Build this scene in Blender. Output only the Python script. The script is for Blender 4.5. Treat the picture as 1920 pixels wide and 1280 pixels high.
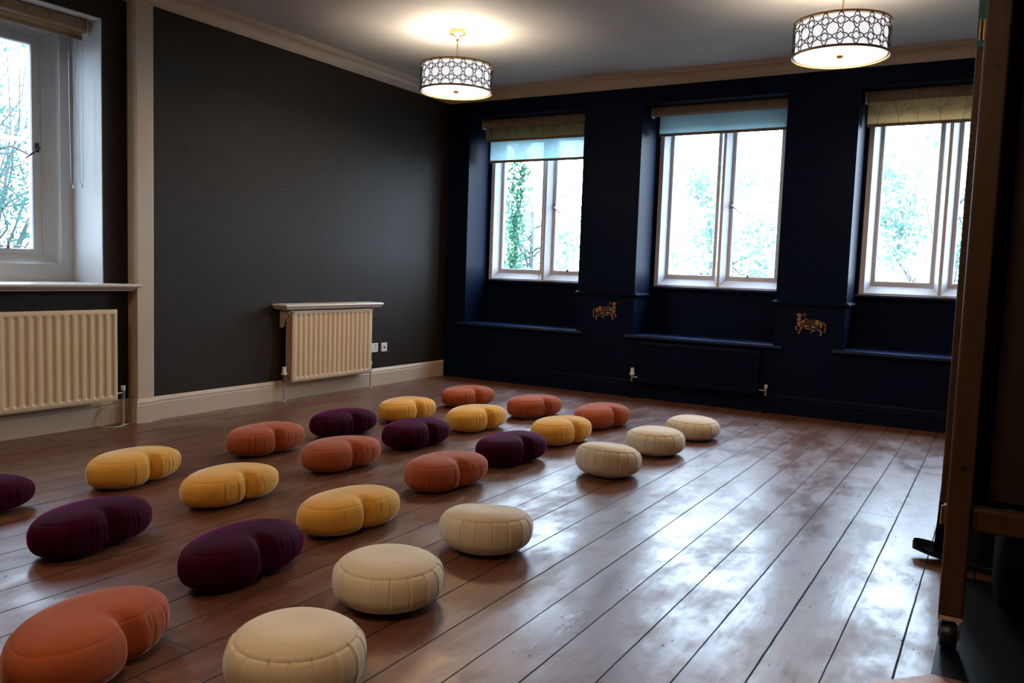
import bpy, math, random
from math import sin, cos, pi
from mathutils import Vector, Matrix

for o in list(bpy.data.objects):
    bpy.data.objects.remove(o, do_unlink=True)
scene = bpy.context.scene
COL = scene.collection

# ------------------------------------------------------------------ camera
CAM_F = 1547.28
cam_d = bpy.data.cameras.new('camera')
cam_d.sensor_width = 36.0
cam_d.lens = 36.0 * CAM_F / 1920.0
cam_d.clip_start = 0.05
cam_o = bpy.data.objects.new('camera', cam_d)
COL.objects.link(cam_o)
R_ = Vector((0.8577, 0.5130, 0.0345)); U_ = Vector((-0.0733, 0.0555, 0.9958)); F_ = Vector((-0.5089, 0.8566, -0.0852))
F_.normalize(); U_ = (U_ - F_ * U_.dot(F_)).normalized(); R_ = F_.cross(U_)
m = Matrix.Identity(4)
for i in range(3):
    m[i][0] = R_[i]; m[i][1] = U_[i]; m[i][2] = -F_[i]
m[0][3], m[1][3], m[2][3] = 5.1295, -7.1966, 1.14
cam_o.matrix_world = m
scene.camera = cam_o

# ------------------------------------------------------------------ world, exposure
SKY = 26.0
w = bpy.data.worlds.new('overcast_sky'); scene.world = w
w.use_nodes = True
nt = w.node_tree
bg = nt.nodes['Background']
tc = nt.nodes.new('ShaderNodeTexCoord'); sx = nt.nodes.new('ShaderNodeSeparateXYZ'); cr = nt.nodes.new('ShaderNodeValToRGB')
nt.links.new(tc.outputs['Generated'], sx.inputs[0]); nt.links.new(sx.outputs['Z'], cr.inputs[0])
cr.color_ramp.elements[0].position = 0.0; cr.color_ramp.elements[0].color = (0.66, 0.80, 1.0, 1)
cr.color_ramp.elements[1].position = 0.9; cr.color_ramp.elements[1].color = (0.56, 0.72, 1.0, 1)
nt.links.new(cr.outputs[0], bg.inputs['Color'])
bg.inputs['Strength'].default_value = SKY
vs = scene.view_settings
vs.view_transform = 'Standard'; vs.look = 'None'; vs.exposure = 0.0; vs.gamma = 1.0; vs.use_curve_mapping = False

LAMP_DOWN = 19.0      # W of each pendant through its diffuser
LAMP_UP = 10.0         # W of each of the three bulbs
WARM = (1.0, 0.66, 0.36)

# ------------------------------------------------------------------ materials
def mat(name, color=(.5, .5, .5), rough=.5, metal=0.0, spec=.5, sheen=0.0, coat=0.0):
    ma = bpy.data.materials.new(name); ma.use_nodes = True
    b = ma.node_tree.nodes['Principled BSDF']
    b.inputs['Base Color'].default_value = (*color, 1)
    b.inputs['Roughness'].default_value = rough
    b.inputs['Metallic'].default_value = metal
    b.inputs['Specular IOR Level'].default_value = spec
    b.inputs['Sheen Weight'].default_value = sheen
    b.inputs['Sheen Roughness'].default_value = .35
    b.inputs['Coat Weight'].default_value = coat
    return ma

class NT:
    def __init__(s, ma): s.t = ma.node_tree; s.b = s.t.nodes['Principled BSDF']
    def n(s, typ, **kw):
        nd = s.t.nodes.new(typ)
        for k, v in kw.items(): setattr(nd, k, v)
        return nd
    def l(s, a, b): s.t.links.new(a, b)
    def math(s, op, a, b=None, c=None, clamp=False):
        nd = s.n('ShaderNodeMath', operation=op); nd.use_clamp = clamp
        for i, v in enumerate((a, b, c)):
            if v is None: continue
            if isinstance(v, (int, float)): nd.inputs[i].default_value = v
            else: s.l(v, nd.inputs[i])
        return nd.outputs[0]
    def coord(s, scale=(1, 1, 1), which='Object'):
        t = s.n('ShaderNodeTexCoord'); mp = s.n('ShaderNodeMapping'); mp.inputs['Scale'].default_value = scale
        s.l(t.outputs[which], mp.inputs[0]); return mp.outputs[0]
    def noise(s, vec, scale=5, detail=4, rough=.5):
        nd = s.n('ShaderNodeTexNoise'); nd.inputs['Scale'].default_value = scale; nd.inputs['Detail'].default_value = detail
        nd.inputs['Roughness'].default_value = rough
        if vec is not None: s.l(vec, nd.inputs['Vector'])
        return nd.outputs['Fac']
    def ramp(s, fac, stops):
        nd = s.n('ShaderNodeValToRGB'); e = nd.color_ramp.elements
        while len(e) < len(stops): e.new(.5)
        for i, (p, c) in enumerate(stops):
            e[i].position = p; e[i].color = (*c, 1) if len(c) == 3 else c
        s.l(fac, nd.inputs[0]); return nd.outputs[0]
    def mix(s, fac, a, b, typ='MIX'):
        nd = s.n('ShaderNodeMix', data_type='RGBA', blend_type=typ)
        for i, v in ((0, fac), (6, a), (7, b)):
            if isinstance(v, (int, float)): nd.inputs[i].default_value = v
            elif isinstance(v, tuple): nd.inputs[i].default_value = (*v, 1)
            else: s.l(v, nd.inputs[i])
        return nd.outputs[2]
    def bump(s, h, strength=.2, dist=.01):
        nd = s.n('ShaderNodeBump'); nd.inputs['Strength'].default_value = strength; nd.inputs['Distance'].default_value = dist
        s.l(h, nd.inputs['Height']); s.l(nd.outputs[0], s.b.inputs['Normal']); return nd

# plaster / paint
def paint(name, color, rough=.45, bump=.05, var=.06, spec=.5):
    ma = mat(name, color, rough, spec=spec); g = NT(ma)
    v = g.coord(); n1 = g.noise(v, 3, 5)
    dark = tuple(c * (1 - var * 2) for c in color)
    g.l(g.mix(n1, dark, tuple(min(1, c * (1 + var)) for c in color)), g.b.inputs['Base Color'])
    g.bump(g.noise(v, 60, 3), bump, .003)
    return ma
M_CREAM = paint('cream_gloss_paint', (.60, .48, .35), .42)
M_CEIL = paint('ceiling_emulsion', (.52, .49, .44), .75, .04)
M_WHITE = paint('white_window_paint', (.76, .77, .80), .4)
M_PLASTER = paint('white_plaster', (.56, .56, .55), .6, .1)
M_NAVY = paint('navy_satin_paint', (.0019, .0064, .023), .5, .05, .1, spec=.07)
M_NAVY_LIT = paint('navy_gloss_daylit', (.010, .026, .095), .30, .02, .05, spec=.5)  # navy made lighter: daylight on ledges and sills put into the colour
M_RAD = paint('cream_radiator_enamel', (.70, .54, .34), .35, .02, .04)
M_SHELFP = paint('white_shelf_paint', (.68, .62, .54), .35, .02, .03)
M_PLASTIC = mat('white_plastic', (.75, .74, .72), .35)
M_BLACKPL = mat('black_plastic', (.01, .01, .012), .4)
M_CHROME = mat('chrome', (.6, .6, .62), .2, 1.0)
M_BRASS = mat('aged_brass', (.50, .33, .14), .35, 1.0)
M_BRONZE = mat('bronze_lattice', (.020, .013, .008), .5, .2, spec=.3)
M_COPPER = mat('painted_pipe', (.45, .36, .26), .4)
M_DARKMET = mat('dark_metal', (.03, .03, .035), .35, .8)
M_GALV = mat('pewter_window_furniture', (.25, .26, .30), .35, .9)

def wallpaper():
    ma = mat('charcoal_grasscloth', (.05, .042, .035), .62, spec=.4); g = NT(ma)
    t = g.n('ShaderNodeTexCoord')
    def m(sc):
        mp = g.n('ShaderNodeMapping'); mp.inputs['Scale'].default_value = sc; g.l(t.outputs['Object'], mp.inputs[0]); return mp.outputs[0]
    hz = g.noise(m((1, 6, 260)), 1.2, 4, .6)      # horizontal fibres
    vt = g.noise(m((1, 240, 8)), 1.2, 4, .6)      # vertical fibres
    bl = g.noise(m((1, 1, 1)), 1.2, 3)
    f = g.math('MULTIPLY', hz, vt)
    f = g.ramp(f, [(.12, (0, 0, 0)), (.42, (1, 1, 1))])
    c = g.mix(f, (.0060, .0040, .0022), (.036, .0235, .0120))
    c = g.mix(g.math('MULTIPLY', bl, .35), c, (.032, .020, .012))
    g.l(c, g.b.inputs['Base Color'])
    g.bump(g.math('ADD', hz, vt), .35, .004)
    return ma
M_PAPER = wallpaper()
M_PAPER.node_tree.nodes['Principled BSDF'].inputs['Specular IOR Level'].default_value = .25

BW = .1765; BX0 = 4.5765 - BW * 30
def floor_mat():
    ma = mat('old_varnished_pine_boards', (.12, .05, .03), .3, spec=.6); g = NT(ma)
    t = g.n('ShaderNodeTexCoord'); sp = g.n('ShaderNodeSeparateXYZ'); g.l(t.outputs['Object'], sp.inputs[0])
    X, Y = sp.outputs[0], sp.outputs[1]
    def m(sc, vec=None):
        mp = g.n('ShaderNodeMapping'); mp.inputs['Scale'].default_value = sc; g.l(vec or t.outputs['Object'], mp.inputs[0]); return mp.outputs[0]
    wob = g.math('MULTIPLY', g.math('SUBTRACT', g.noise(m((1, 2.5, 1)), 3, 2), .5), .004)
    xb = g.math('DIVIDE', g.math('SUBTRACT', g.math('ADD', X, wob), BX0), BW)
    idx = g.math('FLOOR', xb); fr = g.math('FRACT', xb)
    edge = g.math('MULTIPLY', g.math('MINIMUM', fr, g.math('SUBTRACT', 1.0, fr)), BW)       # metres to the joint
    gapw = g.math('ADD', .0008, g.math('MULTIPLY', g.noise(m((3, .35, 1)), 2, 2), .0042))
    gap = g.math('LESS_THAN', edge, gapw)
    # board ends
    wn = g.n('ShaderNodeTexWhiteNoise', noise_dimensions='1D'); g.l(idx, wn.inputs['W'])
    yb = g.math('ADD', g.math('DIVIDE', Y, 4.3), wn.outputs['Value'])
    ye = g.math('FRACT', yb); ye = g.math('MULTIPLY', g.math('MINIMUM', ye, g.math('SUBTRACT', 1.0, ye)), 4.3)
    gend = g.math('LESS_THAN', ye, .0016)
    gap = g.math('MAXIMUM', gap, gend)
    wn2 = g.n('ShaderNodeTexWhiteNoise', noise_dimensions='2D')
    cb = g.n('ShaderNodeCombineXYZ'); g.l(idx, cb.inputs[0]); g.l(g.math('FLOOR', yb), cb.inputs[1]); g.l(cb.outputs[0], wn2.inputs['Vector'])
    # grain
    off = g.n('ShaderNodeVectorMath', operation='ADD'); g.l(t.outputs['Object'], off.inputs[0])
    cb2 = g.n('ShaderNodeCombineXYZ'); g.l(g.math('MULTIPLY', wn2.outputs['Value'], 40.0), cb2.inputs[1]); g.l(g.math('MULTIPLY', wn2.outputs['Value'], 9.0), cb2.inputs[2]); g.l(cb2.outputs[0], off.inputs[1])
    grain = g.noise(m((26, 1.6, 1), off.outputs[0]), 3, 6, .62)
    blot = g.noise(m((2.2, 1.0, 1), off.outputs[0]), 1.6, 5, .6)
    wear = g.noise(m((2.6, 1.3, 1)), 1.8, 8, .72)
    c = g.ramp(grain, [(.25, (.065, .020, .009)), (.5, (.135, .046, .020)), (.75, (.22, .085, .038))])
    c = g.mix(g.math('MULTIPLY', g.ramp(blot, [(.35, (0, 0, 0)), (.7, (1, 1, 1))]), .55), c, (.085, .028, .014))
    c = g.mix(g.math('MULTIPLY', wn2.outputs['Value'], .35), c, (.16, .066, .030))
    # knots and nail heads
    vo = g.n('ShaderNodeTexVoronoi'); vo.inputs['Scale'].default_value = 1.0; g.l(m((7.5, 5.2, 1)), vo.inputs['Vector'])
    knot = g.math('LESS_THAN', vo.outputs['Distance'], g.math('MULTIPLY', g.noise(m((1, 1, 1)), 2.3, 1), .07))
    vo2 = g.n('ShaderNodeTexVoronoi'); vo2.inputs['Scale'].default_value = 1.0; g.l(m((38, 24, 1)), vo2.inputs['Vector'])
    n3 = g.noise(m((1, 1, 1)), 3.1, 2)
    pit = g.math('LESS_THAN', vo2.outputs['Distance'], g.math('MULTIPLY', g.math('SUBTRACT', n3, .50, clamp=True), .75))
    spots = g.math('MAXIMUM', knot, pit)
    c = g.mix(g.math('MULTIPLY', spots, .85), c, (.012, .006, .004))
    c = g.mix(gap, c, (.004, .003, .003))
    g.l(c, g.b.inputs['Base Color'])
    r = g.ramp(wear, [(.3, (.24, .24, .24)), (.46, (.33, .33, .33)), (.56, (.44, .44, .44)), (.7, (.56, .56, .56))])
    r = g.math('ADD', r, g.math('MULTIPLY', g.math('SUBTRACT', grain, .5), .10))
    r = g.math('ADD', r, g.math('MULTIPLY', g.math('MAXIMUM', gap, spots), .45))
    g.l(r, g.b.inputs['Roughness'])
    sc = g.math('SUBTRACT', .98, g.math('MULTIPLY', g.math('MAXIMUM', gap, spots), .7))
    g.l(sc, g.b.inputs['Specular IOR Level'])
    # relief: cupped boards, grain, dents
    cup = g.math('MULTIPLY', g.math('POWER', g.math('ABSOLUTE', g.math('SUBTRACT', fr, .5)), 2.0), 1.2)
    dent = g.noise(m((9, 7, 1)), 2.2, 3, .55)
    h = g.math('ADD', g.math('MULTIPLY', grain, .12), g.math('MULTIPLY', dent, .42))
    h = g.math('ADD', h, g.math('MULTIPLY', wn2.outputs['Value'], .1))
    h = g.math('SUBTRACT', h, g.math('MULTIPLY', gap, .5))
    h = g.math('ADD', h, g.math('MULTIPLY', g.noise(m((40, 16, 1)), 2.0, 3), .10))
    h = g.math('SUBTRACT', h, cup)
    g.bump(h, .5, .0035)
    return ma
M_FLOOR = floor_mat()

def cloth(name, color, sheen=.5, scale=900, var=.12, tint=None, srough=.35, rough=.85, spec=.2):
    ma = mat(name, color, rough, spec=spec, sheen=sheen); g = NT(ma)
    if tint: g.b.inputs['Sheen Tint'].default_value = (*tint, 1)
    g.b.inputs['Sheen Roughness'].default_value = srough
    v = g.coord(); n1 = g.noise(v, 9, 4); n2 = g.noise(v, scale * .25, 2)
    c = g.mix(n1, tuple(x * (1 - var * 1.6) for x in color), tuple(min(1, x * (1 + var)) for x in color))
    c = g.mix(g.math('MULTIPLY', n2, .25), c, tuple(x * .6 for x in color))
    g.l(c, g.b.inputs['Base Color'])
    g.bump(g.math('ADD', g.math('MULTIPLY', n2, .25), g.noise(v, 26, 3)), .22, .004)
    return ma
M_RUST = cloth('rust_velvet', (.38, .085, .028), .55, tint=(1, .72, .60), srough=.25, rough=.8, spec=.2)
M_YELLOW = cloth('mustard_velvet', (.76, .38, .06), .9, tint=(1, .96, .74), srough=.26, rough=.8, spec=.25)
M_PURPLE = cloth('aubergine_velvet', (.036, .0026, .012), .8, tint=(.80, .02, .38), srough=.20, rough=.8, spec=.1)
M_PURPLE.node_tree.nodes['Principled BSDF'].inputs['Specular Tint'].default_value = (1.0, .05, .6, 1)
M_OATM = cloth('oatmeal_linen', (.74, .62, .44), .35, scale=1500, var=.05, tint=(1, 1, 1))
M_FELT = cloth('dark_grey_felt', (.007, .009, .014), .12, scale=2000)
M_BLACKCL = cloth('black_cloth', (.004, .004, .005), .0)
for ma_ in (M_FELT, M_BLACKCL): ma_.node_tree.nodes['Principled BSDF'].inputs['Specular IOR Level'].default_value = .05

def wood(name, dark, light, rough=.45, scale=1.0):
    ma = mat(name, light, rough, spec=.4); g = NT(ma)
    v = g.coord((14 * scale, 14 * scale, 1.2 * scale)); n1 = g.noise(v, 3, 6, .6)
    v2 = g.coord((3, 3, 2)); n2 = g.noise(v2, 2, 2)
    c = g.ramp(n1, [(.3, dark), (.7, light)])
    vo = g.n('ShaderNodeTexVoronoi'); vo.inputs['Scale'].default_value = 1.0; g.l(g.coord((6, 6, 2.6)), vo.inputs['Vector'])
    k = g.ramp(vo.outputs['Distance'], [(.04, (1, 1, 1)), (.13, (0, 0, 0))])
    c = g.mix(g.math('MULTIPLY', k, .8), c, tuple(x * .25 for x in dark))
    g.l(c, g.b.inputs['Base Color']); g.bump(n1, .15, .002)
    return ma
M_PINE = wood('stained_pine', (.045, .018, .008), (.078, .033, .015))
M_PANEL = wood('dark_stained_board', (.022, .010, .006), (.040, .019, .011), .6)
M_PALEWOOD = wood('pale_orange_wood', (.42, .19, .08), (.62, .32, .15), .4)
M_TEAL = cloth('teal_baize', (.10, .24, .24), .2)
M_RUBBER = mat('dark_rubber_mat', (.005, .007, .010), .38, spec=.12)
M_COW = mat('gold_stencil_paint', (.34, .17, .08), .5, .25)
M_CABLE = mat('white_cable', (.7, .68, .64), .5)

def glass_mat():
    ma = bpy.data.materials.new('window_glass'); ma.use_nodes = True; t = ma.node_tree
    for nd in list(t.nodes): t.nodes.remove(nd)
    out = t.nodes.new('ShaderNodeOutputMaterial'); mx = t.nodes.new('ShaderNodeMixShader')
    tr = t.nodes.new('ShaderNodeBsdfTransparent'); gl = t.nodes.new('ShaderNodeBsdfGlossy'); lw = t.nodes.new('ShaderNodeLayerWeight')
    pw = t.nodes.new('ShaderNodeMath'); pw.operation = 'POWER'; pw.inputs[1].default_value = 5.0; ma_ = t.nodes.new('ShaderNodeMath'); ma_.operation = 'MULTIPLY_ADD'; ma_.inputs[1].default_value = .90; ma_.inputs[2].default_value = .04
    lw.inputs['Blend'].default_value = .5; t.links.new(lw.outputs['Facing'], pw.inputs[0]); t.links.new(pw.outputs[0], ma_.inputs[0])
    gl.inputs['Roughness'].default_value = 0.02
    tr.inputs['Color'].default_value = (.95, .98, .97, 1)
    t.links.new(ma_.outputs[0], mx.inputs[0]); t.links.new(tr.outputs[0], mx.inputs[1]); t.links.new(gl.outputs[0], mx.inputs[2]); t.links.new(mx.outputs[0], out.inputs[0])
    return ma
M_GLASS = glass_mat()

def translucent(name, dif, tra, fac, transp=0.0):
    ma = bpy.data.materials.new(name); ma.use_nodes = True; t = ma.node_tree
    for nd in list(t.nodes): t.nodes.remove(nd)
    out = t.nodes.new('ShaderNodeOutputMaterial'); mx = t.nodes.new('ShaderNodeMixShader'); mx.inputs[0].default_value = fac
    d = t.nodes.new('ShaderNodeBsdfDiffuse'); tr = t.nodes.new('ShaderNodeBsdfTranslucent')
    d.inputs[0].default_value = (*dif, 1); tr.inputs[0].default_value = (*tra, 1)
    t.links.new(d.outputs[0], mx.inputs[1]); t.links.new(tr.outputs[0], mx.inputs[2])
    last = mx.outputs[0]
    if transp > 0:
        m2 = t.nodes.new('ShaderNodeMixShader'); m2.inputs[0].default_value = transp; tp = t.nodes.new('ShaderNodeBsdfTransparent')
        t.links.new(last, m2.inputs[1]); t.links.new(tp.outputs[0], m2.inputs[2]); last = m2.outputs[0]
    t.links.new(last, out.inputs[0])
    return ma
M_BLIND = translucent('olive_blind_cloth', (.36, .27, .17), (.78, .60, .38), .60)
M_FASCIA = mat('blind_fascia_cloth', (.30, .22, .14), .8)
M_TWIG = mat('printed_twig', (.05, .035, .02), .8)
M_SHEER = translucent('sheer_blind_cloth', (.5, .60, .62), (.48, .66, .70), .6, .16)
M_LEAF = translucent('leaf', (.03, .07, .06), (.05, .12, .10), .5)
M_LEAF2 = translucent('mint_leaf', (.09, .145, .125), (.15, .24, .20), .5)
M_IVY = translucent('ivy_leaf', (.05, .13, .08), (.085, .22, .13), .45)
M_BARK = mat('bark', (.04, .05, .05), .9)
M_GRASS = mat('lawn', (.07, .08, .07), .9)

def emissive(name, color, strength):
    ma = mat(name, color, .6); b = ma.node_tree.nodes['Principled BSDF']
    b.inputs['Emission Color'].default_value = (*color, 1); b.inputs['Emission Strength'].default_value = strength
    return ma
M_SHADE = emissive('lit_fabric_shade', (.86, .85, .90), .95)
M_DIFF = emissive('lit_diffuser', (.95, .93, .95), 1.1)
M_BULB = emissive('bulb_glass', (1.0, .8, .55), 6.0)

# ------------------------------------------------------------------ mesh helpers
class MB:
    def __init__(s): s.v = []; s.f = []; s.mi = []
    def add(s, vs, fs, mi=0):
        o = len(s.v); s.v += [tuple(v) for v in vs]; s.f += [tuple(i + o for i in f) for f in fs]; s.mi += [mi] * len(fs)
    def box(s, x0, x1, y0, y1, z0, z1, mi=0):
        v = [(x0, y0, z0), (x1, y0, z0), (x1, y1, z0), (x0, y1, z0), (x0, y0, z1), (x1, y0, z1), (x1, y1, z1), (x0, y1, z1)]
        s.add(v, [(0, 3, 2, 1), (4, 5, 6, 7), (0, 1, 5, 4), (1, 2, 6, 5), (2, 3, 7, 6), (3, 0, 4, 7)], mi); return s
    def quad(s, a, b, c, d, mi=0): s.add([a, b, c, d], [(0, 1, 2, 3)], mi)
    def prism(s, poly, fn0, fn1, mi=0):          # poly 2D; fn maps 2D -> 3D at either end
        n = len(poly); v = [fn0(*p) for p in poly] + [fn1(*p) for p in poly]
        f = [tuple(range(n - 1, -1, -1)), tuple(range(n, 2 * n))] + [(i, (i + 1) % n, (i + 1) % n + n, i + n) for i in range(n)]
        s.add(v, f, mi); return s
    def tube(s, pts, r, n=8, mi=0, cap=True):
        pts = [Vector(p) for p in pts]; rings = []
        rs = r if isinstance(r, (list, tuple)) else [r] * len(pts)
        prev = None
        for i, p in enumerate(pts):
            a = pts[max(i - 1, 0)]; b = pts[min(i + 1, len(pts) - 1)]
            d = (b - a).normalized() if (b - a).length > 1e-9 else Vector((0, 0, 1))
            if prev is None:
                x = d.orthogonal().normalized()
            else:
                x = (prev - d * prev.dot(d)); x = x.normalized() if x.length > 1e-6 else d.orthogonal().normalized()
            prev = x; y = d.cross(x)
            rings.append([p + (x * cos(2 * pi * k / n) + y * sin(2 * pi * k / n)) * rs[i] for k in range(n)])
        v = [q for rg in rings for q in rg]; f = []
        for i in range(len(pts) - 1):
            for k in range(n):
                a = i * n + k; b = i * n + (k + 1) % n
                f.append((a, b, b + n, a + n))
        if cap: f.append(tuple(range(n - 1, -1, -1))); f.append(tuple(range((len(pts) - 1) * n, len(pts) * n)))
        s.add(v, f, mi); return s
    def lathe(s, prof, c=(0, 0, 0), n=32, mi=0, axis='z'):
        v = []; f = []
        for (r, z) in prof:
            for k in range(n):
                a = 2 * pi * k / n; x, y = r * cos(a), r * sin(a)
                q = {'z': (x, y, z), 'x': (z, x, y), 'y': (x, z, y)}[axis]
                v.append((c[0] + q[0], c[1] + q[1], c[2] + q[2]))
        for i in range(len(prof) - 1):
            for k in range(n):
                a = i * n + k; b = i * n + (k + 1) % n; f.append((a, b, b + n, a + n))
        s.add(v, f, mi); return s
    def sweep(s, prof, path, mi=0, close=False):  # path: list of fn(p,q)->xyz
        n = len(prof); v = [fn(*p) for fn in path for p in prof]; f = []
        for i in range(len(path) - 1):
            for k in range(n):
                a = i * n + k; b = i * n + (k + 1) % n; f.append((a, b, b + n, a + n))
        f.append(tuple(range(n))); f.append(tuple(range((len(path) - 1) * n + n - 1, (len(path) - 1) * n - 1, -1)))
        s.add(v, f, mi); return s
    def build(s, name, mats, parent=None, smooth=False, bevel=0, seg=2, angle=None, loc=None, recalc=True):
        me = bpy.data.meshes.new(name); me.from_pydata(s.v, [], s.f); me.update()
        for mm in (mats if isinstance(mats, (list, tuple)) else [mats]): me.materials.append(mm)
        me.polygons.foreach_set('material_index', s.mi)
        if recalc:
            import bmesh
            bm = bmesh.new(); bm.from_mesh(me); bmesh.ops.recalc_face_normals(bm, faces=bm.faces[:]); bm.to_mesh(me); bm.free()
        if smooth: me.polygons.foreach_set('use_smooth', [True] * len(me.polygons))
        if smooth and angle is not None:
            me.set_sharp_from_angle(angle=math.radians(angle))
        me.update()
        o = bpy.data.objects.new(name, me); COL.objects.link(o)
        if parent is not None: o.parent = parent
        if loc: o.location = loc
        if bevel:
            b = o.modifiers.new('bevel', 'BEVEL'); b.width = bevel; b.segments = seg; b.limit_method = 'ANGLE'; b.angle_limit = math.radians(40)
        return o

def tag(o, label=None, cat=None, group=None, kind=None):
    if label: o['label'] = label
    if cat: o['category'] = cat
    if group: o['group'] = group
    if kind: o['kind'] = kind
    return o
def empty(name, loc=(0, 0, 0), rz=0.0):
    o = bpy.data.objects.new(name, None); o.empty_display_size = .1; COL.objects.link(o)
    o.location = loc; o.rotation_euler = (0, 0, rz); return o
def copy_tree(o, parent=None):
    c = o.copy(); COL.objects.link(c); c.parent = parent
    for ch in [x for x in bpy.data.objects if x.parent == o]: copy_tree(ch, c)
    return c

# ------------------------------------------------------------------ setting: shell
XR = 6.6; YF = -9.0; ZC = 2.96
tag(MB().box(-.7, XR + .3, YF - .3, .75, -.12, 0).build('floor', M_FLOOR), kind='structure')
tag(MB().box(-.7, XR + .3, YF - .3, .75, ZC, ZC + .12).build('ceiling', M_CEIL), kind='structure')

RECS = [(.264, 1.574), (2.163, 3.453), (4.018, 5.308)]
LZ = .583; HZ = 2.70; WB = .62
wb = MB()
wb.box(0, XR, 0, WB, 0, LZ)
wb.box(0, XR, 0, WB, HZ, ZC)
xs = [0] + [v for r in RECS for v in r] + [XR]
for i in range(0, len(xs), 2): wb.box(xs[i], xs[i + 1], 0, WB, LZ, HZ)
for (a, b) in RECS: wb.box(a, b, .43, WB, LZ, 1.02)
tag(wb.build('wall_back', M_NAVY), kind='structure')

wl = MB(); wl.box(-.6, 0, -3.53, .62, 0, ZC)
W4 = (-5.145, -3.835); W4Z = (.935, 2.69)
wl.box(-.6, -.075, YF, W4[0], 0, ZC); wl.box(-.6, -.075, W4[1], -3.53, 0, ZC)
wl.box(-.6, -.075, W4[0], W4[1], 0, W4Z[0]); wl.box(-.6, -.075, W4[0], W4[1], W4Z[1], ZC)
tag(wl.build('wall_left', M_PAPER), kind='structure')
tag(MB().box(XR, XR + .2, YF, .62, 0, ZC).build('wall_right', M_PAPER), kind='structure')
tag(MB().box(-.6, XR + .2, YF - .2, YF, 0, ZC).build('wall_front', M_PAPER), kind='structure')

# white plaster lining of the left window recess
rv = MB()
t_ = .006
rv.box(-.6, -.0745, W4[1] - t_, W4[1] + 0.0, W4Z[0], W4Z[1])
rv.box(-.6, -.0745, W4[0], W4[0] + t_, W4Z[0], W4Z[1])
rv.box(-.6, -.0745, W4[0], W4[1], W4Z[1] - t_, W4Z[1])
tag(rv.build('trim_1', M_PLASTER), kind='structure')

# pilaster
pl = MB().box(-.075, .03, -3.655, -3.525, 0, ZC - .10)
tag(pl.build('trim_2', M_CREAM, bevel=.004), kind='structure')

# crown moulding (profile: out, down from the ceiling)
CP = [(0, 0), (.115, 0), (.115, -.006), (.103, -.008), (.100, -.014), (.090, -.016), (.086, -.022), (.078, -.024)]
for k in range(7):
    a = k / 6 * pi / 2
    CP.append((.078 - .055 * sin(a), -.026 - .052 * (1 - cos(a))))
CP += [(.021, -.082), (.019, -.094), (.013, -.096), (.011, -.110), (0, -.110)]
cm = MB()
cm.sweep(CP, [lambda p, q: (p - .075, YF, ZC + q), lambda p, q: (p - .075, -3.655 - .0, ZC + q)])
cm.sweep(CP, [lambda p, q: (p + .004, -3.66, ZC + q), lambda p, q: (p + .004, -p, ZC + q)])
tag(cm.build('trim_3', M_CREAM, smooth=True, angle=25), kind='structure')
cm = MB(); cm.sweep(CP, [lambda p, q: (p + .004, -p, ZC + q), lambda p, q: (XR, -p, ZC + q)])
tag(cm.build('trim_4', M_CREAM, smooth=True, angle=25), kind='structure')

# baseboards
BP = [(0, 0), (.020, 0), (.020, .122), (.017, .127), (.019, .133), (.018, .143), (.011, .150), (.008, .160), (.004, .165), (0, .165)]
bb = MB()
bb.sweep(BP, [lambda p, q: (p, -3.525 + .02, q), lambda p, q: (p, -.0, q)])
bb.sweep(BP, [lambda p, q: (-.075, -3.655 - p, q), lambda p, q: (.03 + p, -3.655 - p, q), lambda p, q: (.03 + p, -3.525 + p, q), lambda p, q: (0.0, -3.525 + p, q)])
bb.sweep(BP, [lambda p, q: (-.075 + p, YF, q), lambda p, q: (-.075 + p, -3.655 - p, q)])
tag(bb.build('baseboard_left', M_CREAM, smooth=True, angle=25), kind='structure')
bb = MB(); bb.sweep(BP, [lambda p, q: (.021, -p, q), lambda p, q: (XR, -p, q)])
tag(bb.build('baseboard_back', M_NAVY, smooth=True, angle=25), kind='structure')

# navy ledges at the foot of each recess
lg = MB()
for a, b in RECS:
    lg.box(a - .075, b + .075, -.035, .0, LZ - .022, LZ + .002)
    lg.box(a + .001, b - .001, 0, .43, LZ, LZ + .002)
tag(lg.build('trim_5', M_NAVY_LIT, bevel=.005), kind='structure')
# dado rail round the piers
DP = [(0, 0), (.010, .003), (.012, .012), (.026, .020), (.028, .032), (.014, .044), (0, .05)]
dd = MB()
for (l, r_) in ((1.574, 2.163), (3.453, 4.018)):
    zf = .925
    dd.sweep(DP, [lambda p, q: (l - p, .40, zf + q), lambda p, q: (l - p, -p, zf + q), lambda p, q: (r_ + p, -p, zf + q), lambda p, q: (r_ + p, .40, zf + q)])
tag(dd.build('trim_6', M_NAVY, smooth=True, angle=30), kind='structure')

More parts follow.
